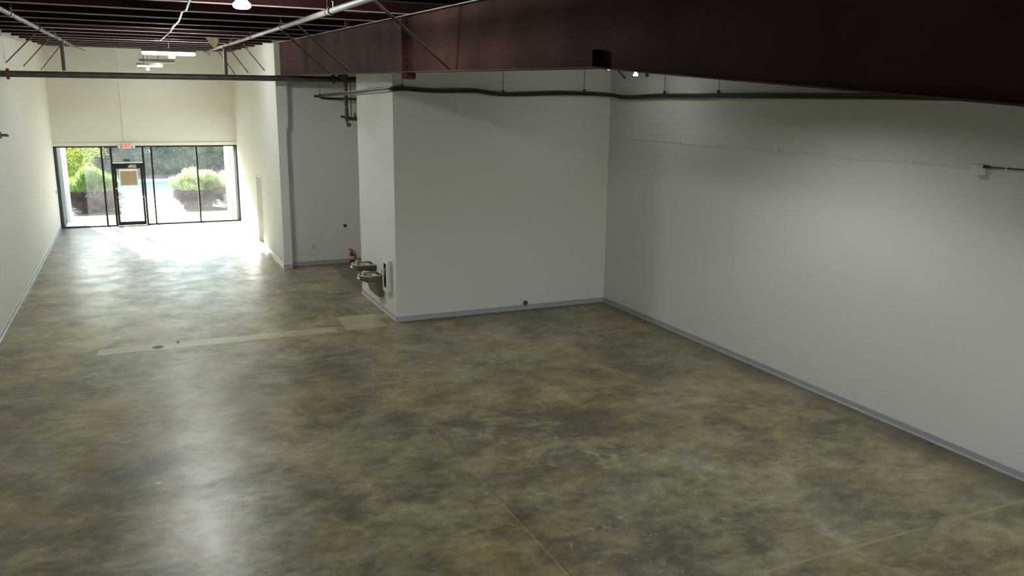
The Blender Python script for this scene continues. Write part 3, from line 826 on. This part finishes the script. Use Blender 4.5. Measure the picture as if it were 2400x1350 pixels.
# loose cords hanging from the purlins
for x, y, z1, lab in ((0.745, 18.3, 5.50, 'thin black cord hanging down to the middle of the lit strip light'), (0.40, 27.2, 5.50, 'thin dark cord hanging left of the far bulbs'), (1.20, 27.0, 5.72, 'thin dark cord hanging over the right end of the unlit strip light')):
    k = MB(); k.tube([(x, y, zd(y)), (x + 0.015, y, (zd(y) + z1) / 2 + 0.1), (x, y, z1)], 0.007, 6)
    tag(k.build('loose_cord', 'black', None, True), lab, 'cord')

# flexible conduit running along the underside of the purlins
pts = [(0.70, 8.0), (0.70, 10.47), (0.755, 12.1), (0.775, 12.6), (0.74, 12.95), (0.76, 13.5), (0.79, 14.87), (0.80, 17.0), (0.81, 18.33), (0.80, 21.0), (0.78, 23.9), (0.70, 25.1)]
k = MB(); k.tube([(x, y, zp(y) - 0.022 - 0.012 * math.sin(y * 1.8)) for x, y in pts[:-1]] + [(0.70, 25.1, zp(25.1) + 0.05)], 0.017, 8)
tag(k.build('flexible_conduit', 'flex', None, True), 'pale flexible conduit snaking along under the purlins in the ceiling middle', 'conduit')
# torn insulation flap
k = MB()
y0 = 21.60
vs = [(1.70, y0 - 0.02, zp(y0) + 0.02), (2.02, y0 + 0.02, zp(y0) + 0.02), (1.98, y0 + 0.0, zp(y0) - 0.10), (1.90, y0 - 0.03, zp(y0) - 0.24), (1.86, y0 - 0.03, zp(y0) - 0.21), (1.78, y0 - 0.02, zp(y0) - 0.11)]
n = len(vs)
k.add(vs + [(x + 0.015, y + 0.035, z) for x, y, z in vs], [tuple(range(n)), tuple(range(n, 2 * n))[::-1]] + [(i, i + n, (i + 1) % n + n, (i + 1) % n) for i in range(n)])
tag(k.build('insulation_flap', 'insul'), 'torn yellow insulation scrap hanging from the ceiling', 'insulation')
# blocking pieces between purlins beside the girder
for i, (x, y, w_, h_, lab) in enumerate(((3.05, 13.0, 0.34, 0.10, 'dusty tan blocking piece in the roof left of the girder top'), (3.35, 14.3, 0.07, 0.2, 'dusty tan upright stub in the roof above the girder top'))):
    tag(MB().box(x, x + w_, y, y + 0.05, zp(y) + PD - h_, zp(y) + PD).build('roof_blocking', 'bronze'), lab, 'blocking')

# ------------------------------------------------------------------ drinking fountains on the block's left face
def fountain(yc, zr, skirt, lab):
    e = thing('drinking_fountain', (XB, yc, zr), lab, 'drinking fountain', 'stainless drinking fountains')
    hw, dep = 0.235, 0.51
    out = []
    for a in range(0, 13):                       # rounded front, seen in plan (d from wall, v along wall)
        t = math.pi * a / 12
        out.append((dep - 0.17 + 0.17 * math.sin(t), hw * -math.cos(t)))
    plan = [(0, -hw)] + out + [(0, hw)]
    def ring(sc, dz, inset=0.0):
        return [(XB - max(0.0 if d == 0 else 0.01, (d * sc if d > 0 else 0) - (inset if d > 0 else -inset)), yc + v * (1 - inset / hw) * (1 if sc == 1 else 0.5 + 0.5 * sc), zr + dz) for d, v in plan]
    n = len(plan)
    rings = [ring(0.84, -0.135), ring(0.97, -0.10), ring(1.0, -0.03), ring(1.0, 0.0)]
    vs = [p for r_ in rings for p in r_]
    fs = [tuple(range(n))]
    for i in range(len(rings) - 1):
        for j in range(n):
            fs.append((i * n + j, (i + 1) * n + j, (i + 1) * n + (j + 1) % n, i * n + (j + 1) % n))
    k = MB(); k.add(vs, fs); k.build('basin', 'steeldark', e, True)
    def rim_in(dz, ins): return [(XB - (ins if d == 0 else d - ins), yc + v * (1 - ins / hw), zr + dz) for d, v in plan]
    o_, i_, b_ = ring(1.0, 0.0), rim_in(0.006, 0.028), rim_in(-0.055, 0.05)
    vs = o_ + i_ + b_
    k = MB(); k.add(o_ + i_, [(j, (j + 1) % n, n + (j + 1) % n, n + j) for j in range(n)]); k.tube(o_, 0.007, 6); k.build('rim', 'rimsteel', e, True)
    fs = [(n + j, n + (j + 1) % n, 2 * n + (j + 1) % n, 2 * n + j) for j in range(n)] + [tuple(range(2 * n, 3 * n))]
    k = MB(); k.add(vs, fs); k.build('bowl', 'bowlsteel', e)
    k = MB(); k.lathe([(0.062, 0), (0.058, 0.03), (0.042, 0.055), (0.01, 0.064)], XB - 0.16, yc - 0.05, zr - 0.052, 18); k.build('drain_dome', 'chrome', e, True)
    k = MB(); k.lathe([(0.032, -0.055), (0.032, 0.01), (0.022, 0.02)], XB - 0.40, yc + 0.05, zr, 14); k.tube([(XB - 0.40, yc + 0.05, zr + 0.015), (XB - 0.40, yc + 0.05, zr + 0.055), (XB - 0.37, yc + 0.045, zr + 0.075), (XB - 0.34, yc + 0.04, zr + 0.06)], 0.014, 8); k.build('bubbler', 'cream', e, True)
    k = MB(); k.box(XB - 0.30, XB - 0.10, yc + 0.10, yc + 0.16, zr - 0.05, zr - 0.02); k.build('splash_ridge', 'cream', e, bevel=0.008)
    k = MB(); k.box(XB - 0.522, XB - 0.495, yc - 0.06, yc + 0.06, zr - 0.085, zr - 0.035); k.build('push_bar', 'chrome', e, bevel=0.006)
    k = MB()
    if skirt:
        k.prism([(XB, 0.33), (XB - 0.115, 0.33), (XB - 0.21, 0.42), (XB - 0.25, 0.56), (XB - 0.30, 0.635), (XB - 0.39, zr - 0.13), (XB, zr - 0.13)], 'y', yc - 0.205, yc + 0.205)
    else:
        k.prism([(XB, zr - 0.30), (XB - 0.06, zr - 0.30), (XB - 0.10, zr - 0.2), (XB - 0.16, zr - 0.13), (XB, zr - 0.13)], 'y', yc - 0.2, yc + 0.2)
    k.build('skirt', 'steeldark', e, bevel=0.006)
    return e
fountain(17.53, 0.815, True, 'lower stainless drinking fountain with deep skirt, nearer the block corner')
fountain(18.12, 0.95, False, 'higher stainless drinking fountain behind the lower one')

# extinguisher cabinet on the block's left face
c_ = thing('extinguisher_cabinet', (XB, 16.795, 0.6), 'white fire extinguisher cabinet with glass door on the block beside the fountains', 'cabinet')
ya, yb, za, zb_, dp = 16.64, 16.95, 0.585, 1.245, 0.10
k = MB()
k.box(XB - dp, XB, ya, ya + 0.012, za, zb_); k.box(XB - dp, XB, yb - 0.012, yb, za, zb_)
k.box(XB - dp, XB, ya + 0.012, yb - 0.012, za, za + 0.012); k.box(XB - dp, XB, ya + 0.012, yb - 0.012, zb_ - 0.012, zb_)
k.build('body', 'whitebox', c_)
MB().box(XB - 0.004, XB - 0.001, ya + 0.012, yb - 0.012, za + 0.012, zb_ - 0.012).build('liner', 'cabinside', c_)
k = MB()
X0, X1 = XB - dp - 0.018, XB - dp
k.box(X0, X1, ya - 0.02, ya + 0.06, za - 0.02, zb_ + 0.02); k.box(X0, X1, yb - 0.06, yb + 0.02, za - 0.02, zb_ + 0.02)
k.box(X0, X1, ya + 0.06, yb - 0.06, za - 0.02, za + 0.07); k.box(X0, X1, ya + 0.06, yb - 0.06, zb_ - 0.06, zb_ + 0.02)
k.build('door', 'whitebox', c_, bevel=0.004)
MB().box(X0 + 0.006, X0 + 0.01, ya + 0.06, yb - 0.06, za + 0.07, zb_ - 0.06).build('door_glass', 'cabglass', c_)
k = MB(); k.tube([(X0, yb - 0.03, 1.0), (X0 - 0.035, yb - 0.03, 1.0), (X0 - 0.035, yb - 0.03, 0.88), (X0, yb - 0.03, 0.88)], 0.006, 6); k.build('handle', 'blackplastic', c_)
def extinguisher(x, y, z, h, r, lab):
    e = thing('fire_extinguisher', (x, y, z), lab, 'fire extinguisher', None)
    k = MB(); k.lathe([(r * 0.95, 0), (r, 0.015), (r, h * 0.66), (r * 0.8, h * 0.74), (r * 0.36, h * 0.79), (r * 0.32, h * 0.84)], x, y, z, 20); k.build('cylinder', 'red', e, True)
    k = MB(); k.lathe([(r * 1.01, h * 0.30), (r * 1.01, h * 0.52)], x, y, z, 20); k.build('label_band', 'label', e, True)
    k = MB(); k.lathe([(r * 0.42, h * 0.84), (r * 0.42, h * 0.9)], x, y, z, 12); k.box(x - r * 1.3, x + r * 0.3, y - 0.012, y + 0.012, z + h * 0.9, z + h * 0.93); k.box(x - r * 1.35, x + r * 0.3, y - 0.012, y + 0.012, z + h * 0.96, z + h); k.build('valve_handle', 'red', e)
    k = MB(); k.tube([(x + r * 0.3, y, z + h * 0.88), (x + r * 1.2, y - 0.01, z + h * 0.84), (x + r * 1.5, y - 0.01, z + h * 0.62), (x + r * 1.35, y - 0.01, z + h * 0.35)], 0.010, 8); k.build('hose', 'blackplastic', e, True)
    return e
extinguisher(5.40, 23.12, 0.0, 0.42, 0.066, 'small red fire extinguisher standing on the floor of the recess')
ec = thing('fire_extinguisher', (XB - 0.058, 16.872, 0.6), 'fire extinguisher with yellow label inside the white wall cabinet', 'fire extinguisher')
cx, cy, cz = XB - 0.058, 16.872, za + 0.013
k = MB(); k.lathe([(0.05, 0), (0.053, 0.01), (0.053, 0.21)], cx, cy, cz, 18); k.build('cylinder', 'red', ec, True)
k = MB(); k.lathe([(0.054, 0.21), (0.054, 0.30)], cx, cy, cz, 18); k.build('dark_band', 'blackplastic', ec, True)
k = MB(); k.lathe([(0.0535, 0.30), (0.0535, 0.43), (0.035, 0.47), (0.016, 0.49)], cx, cy, cz, 18); k.build('yellow_label', 'yellow', ec, True)
k = MB(); k.lathe([(0.02, 0.49), (0.02, 0.53)], cx, cy, cz, 10); k.box(cx - 0.012, cx + 0.012, cy - 0.08, cy + 0.03, cz + 0.53, cz + 0.57); k.build('valve_handle', 'blackplastic', ec)

# ------------------------------------------------------------------ small wall fittings
vc = thing('vent_cap', (7.714, YB, 0.145), 'round brown vent cap on the block just above its baseboard', 'vent')
k = MB(); k.lathe([(0.055, 0), (0.055, -0.024), (0.045, -0.03)], 7.714, YB, 0.147, 22, 'y'); k.build('rim', 'bronze', vc, True)
k = MB()
for dz in (-0.03, -0.015, 0.0, 0.015, 0.03):
    hw = math.sqrt(0.042 ** 2 - dz * dz); k.box(7.714 - hw, 7.714 + hw, YB - 0.034, YB - 0.03, 0.147 + dz - 0.003, 0.147 + dz + 0.003)
k.build('slats', 'coupling', vc)
ap = tag(MB().box(8.30, 8.71, YB - 0.008, YB, 0.218, 0.628).build('access_panel', 'wall'), 'square painted access panel low on the white block by the corner', 'panel')
k = MB(); k.box(8.325, 8.685, YB - 0.013, YB - 0.008, 0.243, 0.603); k.build('panel_door', 'wall', ap)
def plate(x, y, z, lab, name='wall_plate', m='wall', w_=0.07, h_=0.115):
    e = tag(MB().box(x - w_ / 2, x + w_ / 2, y - 0.006, y, z - h_ / 2, z + h_ / 2).build(name, m, None, bevel=0.002), lab, 'wall plate')
    k = MB(); k.box(x - 0.017, x + 0.017, y - 0.009, y - 0.006, z - 0.033, z + 0.033); k.build('insert', m, e)
    return e
plate(7.972, YB, 1.14, 'painted wall plate on the white block above the round vent')
plate(9.234, YB, 1.157, 'painted wall plate on the white block closest to the right wall')
plate(5.07, YRC, 2.203, 'white wall plate high on the recess wall')
po = plate(4.345, YRC, 0.494, 'white socket plate with a plug low on the recess wall', 'socket_plate', 'whitebox', 0.09, 0.13)
k = MB(); k.lathe([(0.028, 0), (0.028, -0.045), (0.014, -0.06)], 4.345, YRC - 0.009, 0.525, 12, 'y'); k.build('plug', 'label', po, True)
k = MB(); k.lathe([(0.045, 0), (0.045, -0.02), (0.02, -0.035)], 5.274, YRC, 1.067, 16, 'y'); tag(k.build('pipe_stub', 'blackplastic', None, True), 'round black pipe stub sticking out of the recess wall', 'pipe stub')
fd = tag(MB().lathe([(0.10, 0), (0.10, 0.004), (0.092, 0.007)], 0.078, 16.24, 0.0, 26).build('floor_drain', 'brass'), 'round tarnished floor drain cover in the pale cement strip', 'floor drain')
k = MB(); k.lathe([(0.03, 0.007), (0.028, 0.010)], 0.078, 16.24, 0.0, 16); k.build('plug', 'bronze', fd)
for (x, y, lab) in ((0.44, 16.42, 'small dark debris crumb on the floor beside the drain cover'), (7.96, 15.9, None)):
    if lab:
        k = MB(); k.lathe([(0.018, 0), (0.022, 0.008), (0.01, 0.018)], x, y, 0, 7); tag(k.build('debris_crumb', 'bronze'), lab, 'debris')

# ------------------------------------------------------------------ outside
def ext(o): o['kind'] = 'structure'; return o
ext(MB().box(-14, 16, YF + 0.12, 36.75, -0.4, -0.02).build('ground_walkway', 'walk'))
ext(MB().box(-0.75, 1.15, 36.75, 44.0, -0.4, -0.03).build('ground_path', 'walk'))
ext(MB().box(-14, -0.75, 36.75, 44.0, -0.4, -0.06).build('ground_bed_left', 'mulch'))
ext(MB().box(1.15, 16, 36.75, 44.0, -0.4, -0.06).build('ground_bed_right', 'mulch'))
ext(MB().box(-40, 50, 44.0, 52.6, -0.5, -0.12).build('ground_lot', 'asphalt'))
ext(MB().box(-40, 50, 52.6, 52.85, -0.5, 0.03).build('ground_curb', 'walk'))
ext(MB().prism([(52.85, -0.5), (90, -0.5), (90, 1.2), (60, 0.4), (52.85, 0.02)], 'x', -40, 50).build('ground_bank', 'pinemulch'))
for sx, xw, nm, d1_, d2_, y1_ in ((1, XL, 'left', 0.09, 0.19, 35.05), (-1, XP, 'right', 0.13, 0.22, 34.85)):
    k = MB(); k.box(*sorted((xw + sx * d1_, xw - sx * 0.35)), YF + 0.12, y1_, -0.02, 3.6); ext(k.build('wall_wing_' + nm, 'stucco'))
    k = MB(); k.box(*sorted((xw + sx * d2_, xw - sx * 0.35)), y1_, 36.1, -0.02, 3.6); ext(k.build('wall_pier_' + nm, 'column'))

def blades(n, centre, rad, seed, up=0.5, ln=(0.15, 0.35), wd=0.02, shell=0.75, zmin=-9.0, zmaxf=1.0, zlo=-1.0):
    """leaf blades scattered in the outer part of a lumpy ellipsoid, pointing outward and up"""
    r = np.random.RandomState(seed)
    P = np.zeros((0, 3)); D = np.zeros((0, 3))
    while len(P) < n:
        d = r.normal(size=(n * 2, 3)); d /= np.linalg.norm(d, axis=1)[:, None]
        d = d[(d[:, 2] >= zlo) & (d[:, 2] <= zmaxf)]
        rr = shell + (1 - shell) * r.rand(len(d))
        lump = 1 + 0.16 * np.sin(5 * d[:, 0] + seed) * np.cos(4 * d[:, 1] + 2 * seed) + 0.1 * np.sin(9 * d[:, 2] + 3 * d[:, 0]) + 0.05 * np.sin(17 * d[:, 0] + 13 * d[:, 2] + seed)
        p = np.array(centre) + d * np.array(rad) * (rr * lump)[:, None]
        k = p[:, 2] >= zmin
        P = np.vstack([P, p[k]]); D = np.vstack([D, d[k]])
    P, D = P[:n], D[:n]
    dv = D * 0.9 + np.array([0, 0, up]) + r.normal(size=(n, 3)) * 0.38
    dv /= np.linalg.norm(dv, axis=1)[:, None]
    sd = np.cross(dv, r.normal(size=(n, 3))); sd /= np.linalg.norm(sd, axis=1)[:, None]
    l = r.uniform(*ln, size=(n, 1)); sd = sd * wd * r.uniform(0.7, 1.3, size=(n, 1))
    V = np.stack([P - sd * 0.5, P + sd * 0.5, P + dv * l * 0.55 + sd, P + dv * l, P + dv * l * 0.55 - sd], 1).reshape(-1, 3)
    F = np.arange(5 * n).reshape(n, 5)
    return V.tolist(), F.tolist()
def fol(name, m, parent, *sets):
    V, F = [], []
    for v, f in sets:
        o = len(V); V += v; F += [tuple(i + o for i in q) for q in f]
    me = bpy.data.meshes.new(name); me.from_pydata(V, [], F); me.materials.append(M[m])
    ob = bpy.data.objects.new(name, me); COL.objects.link(ob)
    ob.parent = parent; ob.matrix_parent_inverse = Matrix.Translation(-parent.location)
    return ob
def juniper(x, y, rx, ry, h, seed, green, lab):
    e = thing('juniper_shrub', (x, y, -0.06), lab, 'shrub', 'juniper shrubs outside the storefront')
    c = (x, y, h * 0.42)
    fol('twigs', 'twig', e, blades(16000, c, (rx * 0.93, ry * 0.93, h * 0.46), seed + 1, 0.1, (0.10, 0.26), 0.006, 0.5, -0.03, 0.65))
    fol('foliage', green, e, blades(13000, (x, y, h * 0.42), (rx, ry, h * 0.52), seed, 0.75, (0.10, 0.26), 0.008, 0.80, 0.3, 1.0, 0.22))
    k = MB()
    for j in range(7):
        a = j * 0.9 + seed
        k.tube([(x + 0.1 * math.cos(a), y + 0.1 * math.sin(a), -0.06), (x + 0.3 * rx * math.cos(a), y + 0.3 * ry * math.sin(a), h * 0.3), (x + 0.6 * rx * math.cos(a), y + 0.6 * ry * math.sin(a), h * 0.62)], [0.04, 0.028, 0.012], 6)
    k.build('stems', 'bark', e)
juniper(-1.80, 38.5, 1.05, 1.35, 1.62, 11, 'junip', 'big green-topped juniper with dark twigs left of the glass door, outside')
juniper(2.25, 38.6, 1.0, 1.35, 1.50, 21, 'junip2', 'bright yellow-green juniper outside, right of the glass door')
juniper(3.95, 38.5, 1.1, 1.3, 1.62, 25, 'junip2', 'bright juniper behind the right pier outside')

def tree(x, y, z0, h, rx, m, seed, lab, n=9000, low=0.12, leaf=(0.10, 0.22), wd=0.035):
    e = thing('tree', (x, y, z0), lab, 'tree', 'trees beyond the parking lot')
    cz = z0 + h * (0.28 + low * 1.1)
    fol('foliage', m, e, blades(n, (x, y, cz), (rx, rx * 0.9, h * (0.72 - low * 1.1)), seed, -0.1, leaf, wd, 0.4, z0 + 0.02))
    k = MB(); k.tube([(x, y, z0 - 0.1), (x + 0.08, y, z0 + h * 0.3), (x - 0.05, y + 0.05, z0 + h * 0.7)], [0.14, 0.11, 0.05], 8); k.build('trunk', 'bark', e, True)
def bankz(y): return 0.02 + 0.38 * (y - 52.85) / 7.15 if y < 60 else 0.4 + (y - 60) * 0.8 / 30
tree(-3.35, 46.5, -0.12, 4.6, 1.75, 'treeyel', 31, 'yellow-green leafy tree overhanging the left juniper, outside', 15000, 0.22, (0.06, 0.14), 0.02)
front = [(-6.0, 'treemid', 'left end of the row across the lot'), (-3.4, 'treegrn', 'behind the yellow-green tree'), (-1.2, 'treegrn', 'seen through the narrow pane left of the glass door'),
         (0.9, 'treegrn', 'seen above the door transom'), (2.9, 'treemid', 'seen through the pane right of the glass door'), (4.9, 'treegrn', 'seen left of the last mullion'),
         (6.8, 'treegrn', 'seen right of the last mullion'), (8.8, 'treemid', 'beside the right pier')]
for i, (x, m, where) in enumerate(front):
    y = 55.4 + (i * 37 % 11) * 0.12
    tree(x, y, bankz(y), 4.4 + (i * 29 % 7) * 0.15, 1.75, m, 40 + i, ('mid-green' if m == 'treemid' else 'blue-green') + ' tree across the parking lot, ' + where, 9000, 0.0)
back = [-9.5, -6.8, -4.2, -1.6, 1.0, 3.6, 6.2, 8.8, 11.4]
for i, x in enumerate(back):
    y = 61.0 + (i * 17 % 5) * 0.3
    tree(x, y, bankz(y), 5.2, 2.1, 'treegrn' if i % 3 else 'treemid', 60 + i, 'tree in the rear row of the wood, ' + ordinal(i) + ' from the left', 6000, 0.0, (0.18, 0.36), 0.07)
